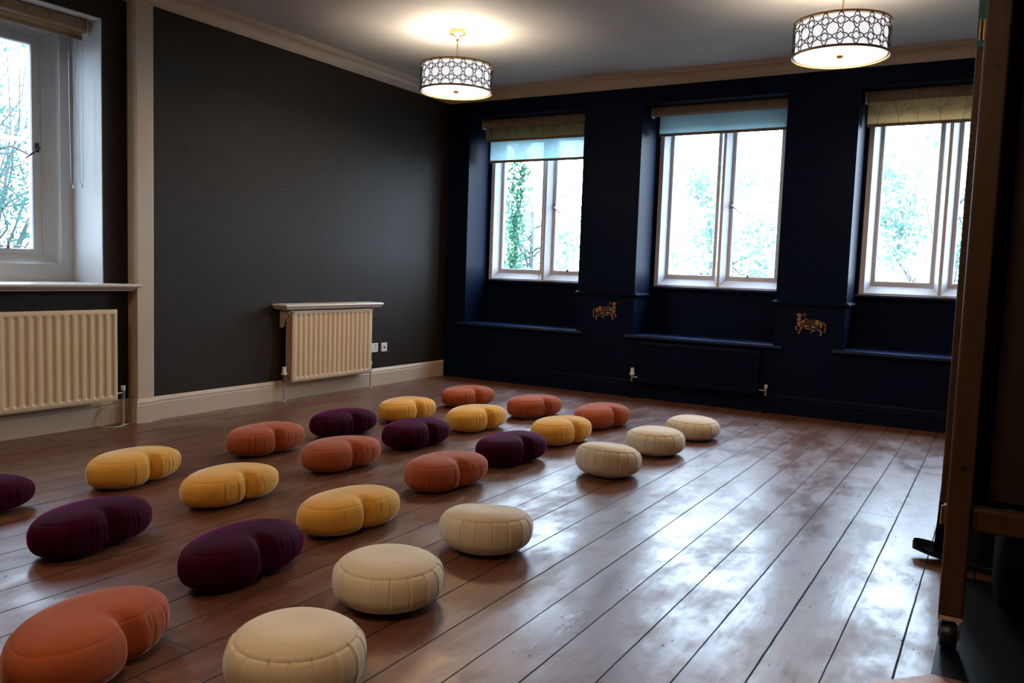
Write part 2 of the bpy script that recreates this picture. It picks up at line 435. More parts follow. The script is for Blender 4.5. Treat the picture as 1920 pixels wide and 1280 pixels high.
# ------------------------------------------------------------------ windows
def ring(mb, o, i, yo, yi, mi=0):
    (a0, a1, b0, b1), (c0, c1, d0, d1) = o, i
    P = [(a0, yo, b0), (a1, yo, b0), (a1, yo, b1), (a0, yo, b1)]; Q = [(c0, yi, d0), (c1, yi, d0), (c1, yi, d1), (c0, yi, d1)]
    for k in range(4): mb.quad(P[k], P[(k + 1) % 4], Q[(k + 1) % 4], Q[k], mi)
def inset(r, w_, wb_, wt): return (r[0] + w_, r[1] - w_, r[2] + wb_, r[3] - wt)
def window(num, loc, rz, u0, u1, zb, zt, df, g_, fw, fb, ft, mu, uc, cw, cb, ct, cd, sw, sb, material, curved=False, sill=True):
    root = tag(empty('window_%d' % num, loc, rz), kind='structure')
    fr = MB()
    L, Rr = u0 + g_, u1 - g_
    ops = [(L + fw, uc - mu / 2, zb + fb, zt - ft), (uc + mu / 2, Rr - fw, zb + fb, zt - ft)]
    # face
    for (a, b, c, d) in [(L, ops[0][0], zb, zt), (ops[0][1], ops[1][0], zb, zt), (ops[1][1], Rr, zb, zt)]:
        fr.quad((a, df, c), (b, df, c), (b, df, d), (a, df, d))
    for o in ops:
        fr.quad((o[0], df, zb), (o[1], df, zb), (o[1], df, o[2]), (o[0], df, o[2]))
        fr.quad((o[0], df, o[3]), (o[1], df, o[3]), (o[1], df, zt), (o[0], df, zt))
    dd_ = df + cd + .07
    ring(fr, (L, Rr, zb, zt), (L, Rr, zb, zt), df, dd_)
    inn = []
    for o in ops:
        prev, pd = o, df
        steps = 6 if curved else 1
        for k in range(1, steps + 1):
            t = k / steps
            if curved: sx_ = sin(t * pi / 2); dx = 1 - cos(t * pi / 2)
            else: sx_ = t; dx = t
            cur = inset(o, cw * dx, cb * dx, ct * dx); cdp = df + cd * sx_
            ring(fr, prev, cur, pd, cdp); prev, pd = cur, cdp
        ring(fr, prev, prev, pd, dd_); inn.append(prev)
    for (a, b, c, d) in [(L, inn[0][0], zb, zt), (inn[0][1], inn[1][0], zb, zt), (inn[1][1], Rr, zb, zt)]:
        fr.quad((a, dd_, c), (b, dd_, c), (b, dd_, d), (a, dd_, d))
    for o in inn:
        fr.quad((o[0], dd_, zb), (o[1], dd_, zb), (o[1], dd_, o[2]), (o[0], dd_, o[2]))
        fr.quad((o[0], dd_, o[3]), (o[1], dd_, o[3]), (o[1], dd_, zt), (o[0], dd_, zt))
    fr.build('window_frame', material, root, recalc=False)
    for k, o in enumerate(inn):
        i2 = inset(o, sw, sb, sw); s_ = MB()
        ys, ye = df + cd + .008, df + cd + .045
        ring(s_, o, i2, ys, ys); ring(s_, i2, inset(i2, .006, .006, .006), ys, ys + .008); i3 = inset(i2, .006, .006, .006)
        ring(s_, i3, i3, ys + .008, ye); ring(s_, o, i3, ye, ye)
        so = s_.build('sash', material, root, recalc=False)
        MB().box(i3[0] - .004, i3[1] + .004, ys + .016, ys + .020, i3[2] - .004, i3[3] + .004).build('pane', M_GLASS, so)
    return root, inn

wins = []
for k, ((a, b), uc) in enumerate(zip(RECS, (.960, 2.821, 4.663))):
    wroot, inn = window(k + 1, (0, 0, 0), 0, a, b, 1.045, HZ - .001, .40, .03, .040, .012, .10, .026, uc, .040, .060, .065, .07, .030, .040, M_WHITE)
    # cheeks closing the gap to the masonry, and the thin sill
    ck = MB(); ck.box(a, a + .03, .43, .60, 1.02, HZ); ck.box(b - .03, b, .43, .60, 1.02, HZ)
    ck.build('cheek', M_NAVY, wroot)
    MB().box(a + .002, b - .002, .375, .60, 1.022, 1.044).build('sill_board', M_NAVY_LIT, wroot, bevel=.006)
    wins.append((wroot, inn))
w4root, w4inn = window(4, (0, 0, 0), pi / 2, W4[0] + .006, W4[1] - .006, .962, W4Z[1] - .006, .40, 0.0, .085, .117, .055, .07, -4.49, .095, .055, .06, .05, .060, .038, M_PLASTER, curved=True)
# deep white sill of the left window with a moulded nose
SP = [(-.40, .962), (.045, .962), (.056, .958), (.060, .950), (.056, .942), (.044, .940), (.036, .932), (.024, .926), (.012, .922), (.006, .914), (-.074, .914), (-.074, .936), (-.40, .936)]
sl = MB()
SPn = [p for p in SP]
sl.sweep([(p if p > -.3 else -.40, q) for p, q in SP], [lambda p, q: (p, W4[0] + .007, q), lambda p, q: (p, W4[1] - .007, q)])
nose = [(-.074, .962), (.045, .962), (.056, .958), (.060, .950), (.056, .942), (.044, .940), (.036, .932), (.024, .926), (.012, .922), (.006, .914), (-.074, .914)]
sl.sweep(nose, [lambda p, q: (p, W4[1] - .007, q), lambda p, q: (p, -3.6555 + max(0, p - .0305), q)])
sl.sweep(nose, [lambda p, q: (p, W4[0] - .14, q), lambda p, q: (p, W4[0] + .007, q)])
tag(sl.build('trim_7', M_SHELFP, smooth=True, angle=28), kind='structure')

def handle(parent, u, d, z, side=1, lever_mat=M_GALV, ang=-38):
    h = MB(); h.box(u - .012, u + .012, d - .006, d, z - .03, z + .03); h.tube([(u, d - .006, z), (u, d - .03, z)], .007)
    a = math.radians(ang)
    h.tube([(u, d - .03, z), (u + side * .03 * cos(a), d - .04, z + .03 * sin(a)), (u + side * .13 * cos(a), d - .045, z + .13 * sin(a))], [.008, .007, .005])
    h.build('casement_handle', lever_mat, parent, smooth=True, angle=40)
def stay(parent, u, d, z, length, side=1):
    s_ = MB(); s_.tube([(u, d - .012, z), (u + side * length, d - .012, z)], .0035)
    s_.box(u + side * length * .55 - .01, u + side * length * .55 + .01, d - .02, d, z - .02, z + .004)
    s_.tube([(u + side * length * .55, d - .014, z - .005), (u + side * length * .55, d - .014, z + .035)], .004)
    s_.lathe([(0, -.008), (.008, 0), (0, .008)], (u, d - .012, z), 8)
    s_.build('casement_stay', M_GALV, parent, smooth=True, angle=40)
for k in (0, 1):
    wroot, inn = wins[k]; o = inn[1]
    handle(wroot, o[0] + .018, .478, 1.815, 1)
    stay(wroot, o[0] + .06, .478, 1.168, .26)
o = w4inn[1]
handle(w4root, o[1] - .03, .457, 1.845, -1, M_DARKMET, -40)
stay(w4root, o[1] - .40, .457, 1.190, .30)

# ------------------------------------------------------------------ roller blinds
def twigs(mb, u0, u1, z0, z1, y, mi, seed):
    rnd = random.Random(seed); n = max(2, int((u1 - u0) / .145)); H = z1 - z0
    def rib(p, q, w_):
        dx, dz = q[0] - p[0], q[1] - p[1]; L = math.hypot(dx, dz) or 1; nx, nz = -dz / L * w_, dx / L * w_
        def cl(a): return (min(max(a[0], u0), u1), y, min(max(a[1], z0), z1))
        A, B, C_, D = cl((p[0] - nx, p[1] - nz)), cl((p[0] + nx, p[1] + nz)), cl((q[0] + nx * .6, q[1] + nz * .6)), cl((q[0] - nx * .6, q[1] - nz * .6))
        mb.quad(A, B, C_, D, mi)
    def grow(p, ang, ln, w_, dep):
        if dep == 0: return
        for s_ in range(3):
            q = (p[0] + sin(ang) * ln / 3, p[1] + cos(ang) * ln / 3)
            if q[1] > z1 or q[0] < u0 or q[0] > u1: return
            rib(p, q, w_); p = q; ang += rnd.uniform(-.2, .2); w_ *= .93
            if rnd.random() < .85: grow(p, ang + rnd.choice((-1, 1)) * rnd.uniform(.35, .8), ln * .62, w_ * .7, dep - 1)
        grow(p, ang + rnd.uniform(-.15, .15), ln * .75, w_ * .8, dep - 1)
    for i in range(n):
        grow((u0 + (i + .5) * (u1 - u0) / n + rnd.uniform(-.01, .01), z0), rnd.uniform(-.15, .15), max(H, .1) * .55, .0017, 5)
def blind(label, loc, rz, u0, u1, d, zt, zpat, zsheer, seed, chain=None):
    root = tag(empty('roller_blind', loc, rz), label, 'blind', 'double roller blinds')
    f = MB(); H = .082
    prof = [(d - .045, zt - .008), (d - .037, zt), (d + .03, zt), (d + .03, zt - .006), (d - .030, zt - .008), (d - .037, zt - .016), (d - .037, zt - H + .016), (d - .026, zt - H + .006), (d + .0, zt - H + .006), (d + .0, zt - H), (d - .030, zt - H), (d - .045, zt - H + .014)]
    f.prism(prof, lambda p, q: (u0 + .012, p, q), lambda p, q: (u1 - .012, p, q))
    tw = MB(); twigs(f, u0 + .015, u1 - .015, zt - H + .015, zt - .01, d - .0455, 1, seed + 5)
    f.build('fascia', [M_FASCIA, M_TWIG], root)
    for s_, (a, b) in enumerate(((u0, u0 + .010), (u1 - .010, u1))):
        MB().box(a, b, d - .047, d + .035, zt - H - .012, zt).build('bracket', M_PLASTIC, root, bevel=.006)
    r_ = MB().lathe([(0, u0 + .014), (.021, u0 + .014), (.021, u1 - .014), (0, u1 - .014)], (0, d - .008, zt - .036), 20, axis='x')
    r_.build('roller', M_BLIND, root, smooth=True, angle=40)
    if zpat:
        p = MB(); a, b = u0 + .022, u1 - .022
        p.box(a, b, d - .0006, d + .0006, zpat + .02, zt - .05)
        twigs(p, a, b, zpat + .026, zt - H, d - .0012, 1, seed)
        p.build('patterned_fabric', [M_BLIND, M_TWIG], root)
        MB().box(a - .003, b + .003, d - .006, d + .006, zpat, zpat + .026).build('bottom_bar', M_FASCIA, root, bevel=.003)
    if zsheer:
        a, b = u0 + .055, u1 - .055
        MB().box(a, b, d + .045, d + .046, zsheer + .02, zt - .05).build('sheer_fabric', M_SHEER, root)
        MB().box(a - .004, b + .004, d + .038, d + .052, zsheer, zsheer + .026).build('sheer_bottom_bar', M_FASCIA, root, bevel=.003)
        r2 = MB().lathe([(0, a), (.016, a), (.016, b), (0, b)], (0, d + .045, zt - .04), 16, axis='x'); r2.build('roller', M_SHEER, root, smooth=True, angle=40)
    if chain:
        for (ca, cb_, zlow) in chain:
            zc = zt - H - .01; pts = []
            for i in range(41): pts.append((ca + (cb_ - ca) * .25 * (i / 40) ** 2, d - .02, zc + (zlow + .04 - zc) * i / 40))
            x0 = pts[-1][0]; x1 = cb_
            for i in range(1, 12): a_ = pi * i / 12; pts.append(((x0 + x1) / 2 - (x1 - x0) / 2 * cos(a_), d - .02, zlow + .04 - .035 * sin(a_)))
            for i in range(41): pts.append((cb_, d - .02, zlow + .04 + (zc - zlow - .04) * i / 40))
            c_ = MB(); c_.tube(pts, .0018, 6)
            co = c_.build('chain', M_GALV, root, smooth=True)
            MB().lathe([(0, -.016), (.006, -.012), (.006, .004), (0, .008)], ((x0 + x1) / 2 + .004, d - .02, zlow - .004), 10).build('chain_weight', M_PLASTIC, co, smooth=True)
    return root
blind('roller blind with twig-print cloth and pale sheer both lowered, window nearest the corner', (0, 0, 0), 0, .300, 1.555, .215, HZ - .002, 2.474, 2.262, 11)
blind('roller blind with only its pale sheer lowered, middle of the three dark-wall windows', (0, 0, 0), 0, 2.176, 3.44, .215, HZ - .002, None, 2.440, 22)
blind('roller blind with only its twig-print cloth lowered, window beside the wooden rack', (0, 0, 0), 0, 4.028, 5.295, .215, HZ - .002, 2.414, None, 33)
blind('roller blind rolled up with hanging chains over the white-walled window recess', (0, 0, 0), pi / 2, -5.13, -3.862, .215, W4Z[1] - .008, 2.552, None, 44,
      chain=[(-3.985, -3.953, 1.60), (-3.925, -3.893, 1.61)])

# ------------------------------------------------------------------ pendant lamps
def pendant(x, y, label):
    root = tag(empty('pendant_lamp', (x, y, 0)), label, 'lamp', 'drum pendant lamps')
    zt, zb, R = 2.695, 2.495, .277
    MB().lathe([(0, ZC), (.062, ZC), (.064, ZC - .006), (.062, ZC - .026), (.052, ZC - .030), (.034, ZC - .034), (.022, ZC - .048), (.012, ZC - .060), (0, ZC - .062)], n=32).build('ceiling_rose', M_BRASS, root, smooth=True, angle=50)
    MB().tube([(0, 0, ZC - .06), (0, 0, zt - .06)], .0055, 10).lathe([(0, ZC - .062), (.010, ZC - .066), (.010, ZC - .08), (.006, ZC - .086)], n=12).build('rod', M_BRASS, root, smooth=True, angle=50)
    # rims
    for z0, z1, nm in ((zt - .010, zt + .002, 'top_rim'), (zb - .002, zb + .011, 'bottom_rim')):
        MB().lathe([(R - .004, z0), (R + .004, z0), (R + .005, (z0 + z1) / 2), (R + .004, z1), (R - .004, z1), (R - .004, z0)], n=96).build(nm, M_BRASS, root, smooth=True, angle=50)
    # spider of the shade
    sp_ = MB()
    for k in range(3):
        a = 2 * pi * k / 3 + .4; sp_.tube([(0, 0, zt - .05), (R * cos(a), R * sin(a), zt - .006)], .0025, 6)
    sp_.build('spider', M_BRASS, root, smooth=True)
    # lattice
    lt = MB(); N = 20; H = zt - zb - .012; zc = (zt + zb) / 2
    def motif(cu, cz, a, b, wob):
        pts = []
        for q in range(4):
            for i in range(8):
                t = i / 8
                u_, v_ = (t, 1 - t)
                o_ = -wob * sin(3 * pi * t) + wob * sin(pi * t)
                uu, vv = u_ + o_, v_ + o_
                if q == 0: p = (uu, vv)
                elif q == 1: p = (vv, -uu)
                elif q == 2: p = (-uu, -vv)
                else: p = (-vv, uu)
                pts.append((cu + p[0] * a, cz + p[1] * b))
        return pts + [pts[0]]
    def ribbon(pts, w_):
        segs = []; cur = []
        for p in pts:
            if abs(p[1]) <= H / 2: cur.append(p)
            else:
                if cur:
                    cur.append((p[0], max(-H / 2, min(H / 2, p[1])))); segs.append(cur); cur = []
                cur = []
        if cur: segs.append(cur)
        for sg in segs:
            if len(sg) < 2: continue
            n = len(sg); vi = []; vo = []
            for i in range(n):
                a, b = sg[max(i - 1, 0)], sg[min(i + 1, n - 1)]
                du, dz = b[0] - a[0], b[1] - a[1]; L = math.hypot(du, dz) or 1
                nu, nz = -dz / L * w_, du / L * w_
                for s_ in (-1, 1):
                    u_, z_ = sg[i][0] + s_ * nu, sg[i][1] + s_ * nz
                    for rr in (R - .001, R + .0012): vi.append((rr * cos(u_ / R), rr * sin(u_ / R), zc + z_))
            f = []
            for i in range(n - 1):
                o_ = i * 4; p_ = o_ + 4
                f += [(o_ + 1, o_ + 3, p_ + 3, p_ + 1), (o_, p_, p_ + 2, o_ + 2), (o_, o_ + 1, p_ + 1, p_), (o_ + 2, p_ + 2, p_ + 3, o_ + 3)]
            lt.add(vi, f)
    cw_ = 2 * pi * R / N; P = H * .47
    for k in range(N):
        u = k * cw_
        for row in (-1, 0, 1):
            ribbon(motif(u, row * P, cw_ * .48, P * .50, .055), .0030)
            ribbon(motif(u + cw_ / 2, (row + .5) * P, cw_ * .28, P * .29, .015), .0026)
            # links
            ribbon([(u + cw_ / 2 - .002, row * P), (u + cw_ / 2 + .002, row * P)], .003)
        # diagonal bands
        for s_ in (-1, 1):
            pts = [(u + s_ * t * cw_ * .5 * 2.2 / 1.1, -P * 1.1 + t * P * 1.1 * 2) for t in [i / 22 for i in range(23)]]
    lt.build('lattice', M_BRONZE, root, recalc=False)
    MB().lathe([(R - .016, zb + .006), (R - .016, zt - .012)], n=96).lathe([(R - .019, zb + .006), (R - .019, zt - .012)], n=96).build('fabric_shade', M_SHADE, root, smooth=True)
    MB().lathe([(0, zb + .016), (R - .012, zb + .016), (R - .012, zb + .010), (0, zb + .010)], n=96).build('diffuser', M_DIFF, root, smooth=True, angle=40)
    MB().lathe([(0, zb - .006), (.012, zb - .004), (.020, zb + .002), (.022, zb + .009), (0, zb + .009)], n=24).build('finial', M_BRASS, root, smooth=True, angle=60)
    for k in range(3):
        a = 2 * pi * k / 3 + 1.1; px, py = .085 * cos(a), .085 * sin(a)
        bo = MB(); bo.lathe([(0, -.03), (.016, -.025), (.026, -.005), (.024, .012), (.012, .026), (0, .03)], (px, py, zb + .07), 16)
        bo.build('bulb', M_BULB, root, smooth=True)
        ld = bpy.data.lights.new('bulb_light', 'POINT'); ld.energy = LAMP_UP; ld.color = (1.0, .86, .68); ld.shadow_soft_size = .03
        lo = bpy.data.objects.new('bulb_light', ld); COL.objects.link(lo); lo.parent = root; lo.location = (px * .9, py * .9, zb + .112)
    ld = bpy.data.lights.new('diffuser_light', 'AREA'); ld.shape = 'DISK'; ld.size = 2 * (R - .03); ld.energy = LAMP_DOWN; ld.color = WARM
    lo = bpy.data.objects.new('diffuser_light', ld); COL.objects.link(lo); lo.parent = root; lo.location = (0, 0, zb + .0085)
    return root
pendant(1.377, -1.855, 'drum pendant lamp with bronze lattice, hanging above the corner of the two dark walls')
pendant(4.162, -1.80, 'drum pendant lamp with bronze lattice, hanging in front of the right-hand windows')
pendant(1.42, -6.35, 'unseen drum pendant lamp added behind the viewpoint near the left wall')  # out of view, added for warm fill light in the front of the room
pendant(4.2, -6.35, 'unseen drum pendant lamp added overhead near the viewpoint')  # also unseen, added to brighten the nearest cushions

# ------------------------------------------------------------------ radiators
def radiator(name, label, loc, rz, W_, z0, z1, d0, d1, pitch, material, grp, valves):
    root = tag(empty(name, loc, rz), label, 'radiator', grp)
    # local: x along the wall, -y into the room
    n = int(round(W_ / pitch)) - 1; m0 = (W_ - n * pitch) / 2
    us = [0, .004]; k_ = 10
    for i in range(n):
        for j in range(k_): us.append(m0 + (i + j / k_) * pitch)
    us += [m0 + n * pitch, W_ - .004, W_]
    H = z1 - z0; zs = [0, .004, .025, .030, .034, .038, .043, .048, .055, .07] + [.07 + (H - .14) * t / 6 for t in range(1, 6)] + [H - q for q in (.07, .055, .048, .043, .038, .034, .030, .025, .004, 0)]
    def dep(u, z):
        e = 0
        if u <= m0 or u >= m0 + n * pitch: a = 0
        else:
            t = ((u - m0) / pitch) % 1.0; hw = .27
            a = 0
            s_ = abs(t - .5) / hw
            if s_ < 1:
                zz = min(z, H - z) - .030; rr = hw * pitch
                if zz < rr: 
                    x_ = s_ * rr; y_ = rr - zz; s2 = math.hypot(x_, y_) / rr
                else: s2 = s_
                if s2 < 1: a = .009 * (1 - s2 ** 3) 
        if u in (0, W_) or z in (0, H): e = .004
        return a + e
    fm = MB(); nu = len(us); v = []; f = []
    for z in zs:
        for u in us: v.append((u, -d1 + dep(u, z), z0 + z))
    for j in range(len(zs) - 1):
        for i in range(nu - 1): a = j * nu + i; f.append((a, a + 1, a + nu + 1, a + nu))
    fm.add(v, f)
    fm.box(.0005, W_ - .0005, -d1 + .012, -d1 + .024, z0 + .001, z1 - .001)
    fo = fm.build('ribbed_panel', material, root, smooth=True, angle=60, recalc=False)
    cs = MB()
    if d1 - d0 > .05:
        cs.box(.01, W_ - .01, -d0 - .014, -d0, z0, z1)
        for s_ in (0, W_ - .002): cs.box(s_ + (.002 if s_ == 0 else 0), s_ + (.004 if s_ == 0 else .0), -d1 + .03, -d0 - .016, z0 + .03, z1 - .004)
        k2 = int(W_ / .03)
        for i in range(k2): cs.box(.02 + i * (W_ - .04) / k2, .021 + i * (W_ - .04) / k2 + .001, -d1 + .026, -d0 - .016, z0 + .04, z1 - .02)
    else:
        for q in (.2, W_ - .2): MB().box(q - .02, q + .02, -d1 + .024, -d0, z1 - .08, z1 - .02).build('wall_bracket', material, root)
    if cs.v: cs.build('convector_core', material, root)
    for (side, kind, vx) in valves:
        yv = -(d0 + d1) / 2 if d1 - d0 > .05 else -(d1 - .02)
        zv = z0 + .045
        p = MB(); p.tube([(vx, yv, zv - .02), (vx, yv, .0)], .0075, 12)
        p.lathe([(0, .0), (.018, .0), (.018, .006), (.010, .010), (.0, .010)], (vx, yv, 0), 16)
        p.build('pipe', M_COPPER if material is not M_NAVY else M_NAVY, root, smooth=True, angle=40)
        b = MB(); b.tube([(vx, yv, zv - .035), (vx, yv, zv + .018)], .012, 12)
        b.tube([(vx, yv, zv), ((0.0 if side < 0 else W_), yv, zv)], .008, 12)
        b.lathe([(0, -.014), (.014, -.012), (.014, .006), (0, .008)], (vx, yv, zv - .03), 6)
        bo = b.build('valve_body', M_GALV if material is not M_NAVY else M_CHROME, root, smooth=True, angle=40)
        c = MB()
        if kind == 'trv':
            c.lathe([(0, .018), (.023, .018), (.025, .030), (.021, .036), (.0175, .040), (.0165, .082), (.015, .086), (0, .086)], (vx, yv, zv), 20)
        else:
            c.lathe([(0, .016), (.012, .016), (.015, .046), (.014, .049), (0, .049)], (vx, yv, zv), 16)
        c.build('valve_cap', M_PLASTIC, bo, smooth=True, angle=40)
    return root
R1 = radiator('radiator', 'cream ribbed radiator mounted below the white-walled window', (0, -4.92, 0), pi / 2, 1.105, .178, .793, .045 - .075 + .05, .05, .0566, M_RAD, 'ribbed wall radiators', [(1, 'lock', 1.155)])
R2 = radiator('radiator', 'cream ribbed radiator under a small shelf on the dark textured wall', (0, -2.305, 0), pi / 2, 1.0, .158, .752, .036, .120, .0580, M_RAD, 'ribbed wall radiators', [(-1, 'trv', -.045), (1, 'lock', 1.035)])
R3 = radiator('radiator', 'dark navy radiator hidden against the navy wall beneath the middle window', (2.262, 0, 0), 0, 1.105, .15, .53, .03, .075, .0566, M_NAVY, None, [(-1, 'trv', -.062), (1, 'lock', 1.167)])

# shelf above the middle radiator
sh = tag(empty('radiator_shelf', (0, -2.415, 0), pi / 2), 'cream moulded shelf on scrolled brackets above the small radiator', 'shelf')
SPF = [(.0, .806), (.150, .806), (.162, .802), (.168, .794), (.166, .786), (.158, .784), (.156, .778), (.150, .770), (.150, .766), (.140, .762), (.0, .762)]
SL = 1.215
st = MB()
def shp(u, inset_):
    return lambda p, q: (u, -p, q)
n = len(SPF)
# returns on both ends follow the same moulding
vv = []
for (p, q) in SPF: vv.append((.168 - p if p > 0 else .168, 0.0, q))
e = MB()
path = [lambda p, q: (-(p - .168) * 1.0 if False else (.168 - p) * .999 + .0, 0.0, q),
        lambda p, q: ((.168 - p), -p, q), lambda p, q: (SL - (.168 - p), -p, q), lambda p, q: (SL - (.168 - p), 0.0, q)]
prof = [pq for pq in SPF if pq[0] > 0]
vs_ = [fn(*pq) for fn in path for pq in prof]; fs = []
k = len(prof)
for i in range(3):
    for j in range(k - 1): a = i * k + j; fs.append((a, a + 1, a + k + 1, a + k))
e.add(vs_, fs)
top = [vs_[i * k] for i in range(4)]; bot = [vs_[i * k + k - 1] for i in range(4)]
e.add(top, [(0, 1, 2, 3)]); e.add(bot, [(3, 2, 1, 0)])
e.build('shelf_board', M_SHELFP, sh, smooth=True, angle=28)
BRK = [(0, .762), (.125, .762), (.125, .750), (.110, .742), (.104, .725), (.088, .712), (.074, .708), (.070, .698), (.080, .690), (.066, .682), (.052, .676), (.040, .655), (.036, .630), (.028, .612), (.012, .606), (0, .610)]
for u in (.085, SL - .105):
    MB().prism(BRK, lambda p, q: (u, -p, q), lambda p, q: (u + .022, -p, q)).build('bracket', M_SHELFP, sh, bevel=.002)

# sockets
def socket(label, y, w_, z, kind):
    r_ = tag(empty('wall_socket', (0, y, z), pi / 2), label, 'socket')
    b = MB().box(-w_ / 2, w_ / 2, -.011, 0, -.043, .043).build('face_plate', M_PLASTIC, r_, bevel=.003)
    h = MB()
    if kind == 'double':
        for c in (-.035, .035):
            h.box(c - .003, c + .003, -.0116, -.0105, -.002, .010); h.box(c - .014, c - .008, -.0116, -.0105, -.016, -.012); h.box(c + .008, c + .014, -.0116, -.0105, -.016, -.012)
            h.box(c - .006, c + .006, -.0116, -.0105, .022, .034)
            if c < 0: h.build('socket_holes', M_BLACKPL, r_); h = MB()
    else:
        h.box(-.010, .010, -.0116, -.0105, -.012, .010); h.box(-.031, -.027, -.0116, -.0105, -.002, .002); h.box(.027, .031, -.0116, -.0105, -.002, .002)
    h.build('socket_holes', M_BLACKPL, r_)
socket('white double power socket half behind the small radiator', -1.158, .146, .366, 'double')
socket('small white single outlet plate nearest the room corner', -.993, .086, .363, 'single')

# stray white cable by the pilaster
cb_ = MB(); pts = [(-.025, -3.80, .158), (-.035, -3.825, .140), (-.045, -3.86, .112), (-.045, -3.895, .085), (-.042, -3.912, .035), (-.02, -3.905, .004), (.03, -3.885, .0028), (.062, -3.85, .0028), (.06, -3.80, .0028), (.03, -3.75, .0028), (.005, -3.70, .0028), (.012, -3.685, .0028), (.045, -3.68, .0028), (.068, -3.65, .0028), (.075, -3.60, .0028), (.062, -3.56, .0028)]
def smooth_path(p, it=3):
    for _ in range(it):
        q = [p[0]]
        for a, b in zip(p, p[1:]):
            q.append(tuple(.75 * a[i] + .25 * b[i] for i in range(3))); q.append(tuple(.25 * a[i] + .75 * b[i] for i in range(3)))
        q.append(p[-1]); p = q
    return p
cb_.tube(smooth_path(pts), .0026, 8)
tag(cb_.build('cable', M_CABLE, smooth=True), 'thin white cable curling on the floor beside the cream pilaster', 'cable')

# ------------------------------------------------------------------ gold cow stencils on the piers
COW = [[(220, 360), (290, 310), (340, 288), (392, 312), (402, 380), (390, 440), (330, 455), (285, 385)],
       [(280, 462), (390, 462), (402, 520), (340, 600), (268, 560)],
       [(268, 622), (340, 622), (432, 560), (402, 640), (380, 780), (340, 800), (290, 700)],
       [(452, 520), (540, 530), (500, 662), (418, 650)], [(500, 482), (560, 460), (612, 490), (556, 506)],
       [(510, 700), (680, 720), (670, 790), (500, 780)], [(730, 740), (860, 740), (890, 822), (738, 800)],
       [(868, 510), (960, 500), (982, 702), (868, 702)], [(982, 520), (1050, 590), (1112, 680), (1070, 822), (1012, 700)],
       [(530, 812), (700, 832), (900, 882), (780, 884), (540, 852)],
       [(390, 800), (500, 800), (432, 862), (402, 985), (362, 1042), (308, 1042), (368, 960)],
       [(300, 765), (220, 805), (236, 880), (298, 935), (314, 900), (262, 850), (285, 812)],
       [(900, 850), (1050, 870), (1104, 920), (1092, 1020), (1062, 1092), (1036, 1070), (1060, 960), (1000, 902)],
       [(800, 850), (900, 892), (802, 942), (752, 1002), (726, 990), (770, 920), (830, 900)],
       [(1060, 560), (1150, 598), (1222, 690), (1192, 985), (1168, 920), (1192, 702), (1130, 632)],
       [(440, 292), (575, 300), (560, 312), (448, 310)], [(440, 370), (530, 345), (545, 380), (452, 392)], [(560, 640), (680, 655), (680, 672), (565, 660)], [(715, 690), (850, 695), (850, 710), (715, 705)]]
def cow(label, fx, fz):
    r_ = tag(empty('cow_emblem', (0, 0, 0)), label, 'wall emblem', 'cow emblems on the navy piers')
    b = MB()
    for p in COW: b.prism([(fx(X), fz(X, Y)) for X, Y in p], lambda p_, q_: (p_, -.0015, q_), lambda p_, q_: (p_, 0, q_))
    b.build('cow_figure', M_COW, r_)
    s_ = MB()
    def sq(X, Y, w_=22):
        s_.prism([(fx(X - w_), fz(X, Y)), (fx(X), fz(X, Y - w_)), (fx(X + w_), fz(X, Y)), (fx(X), fz(X, Y + w_))], lambda p_, q_: (p_, -.0015, q_), lambda p_, q_: (p_, 0, q_))
    for i in range(5):
        for j in range(4):
            if (i + j) % 2 == 0: sq(620 + i * 44, 525 + j * 44)
    for (X, Y) in ((420, 700), (470, 700), (445, 735), (470, 760), (410, 755), (910, 750), (975, 750), (940, 785), (930, 815), (990, 815), (830, 560), (830, 620), (830, 670), (570, 580), (545, 635)): sq(X, Y, 15)
    s_.build('saddle_cloth', M_COW, r_)
cow('gold stencilled cow facing left, on the navy pier between middle and right windows', lambda X: 3.625 + (X - 220) * .000248, lambda X, Y: .856 - (Y - 350) * .000228 + 0 * X)
cow('gold stencilled cow facing right, on the navy pier between left and middle windows', lambda X: 1.991 - (X - 220) * .000246, lambda X, Y: .866 - (Y - 350) * .000228 + 0 * X)

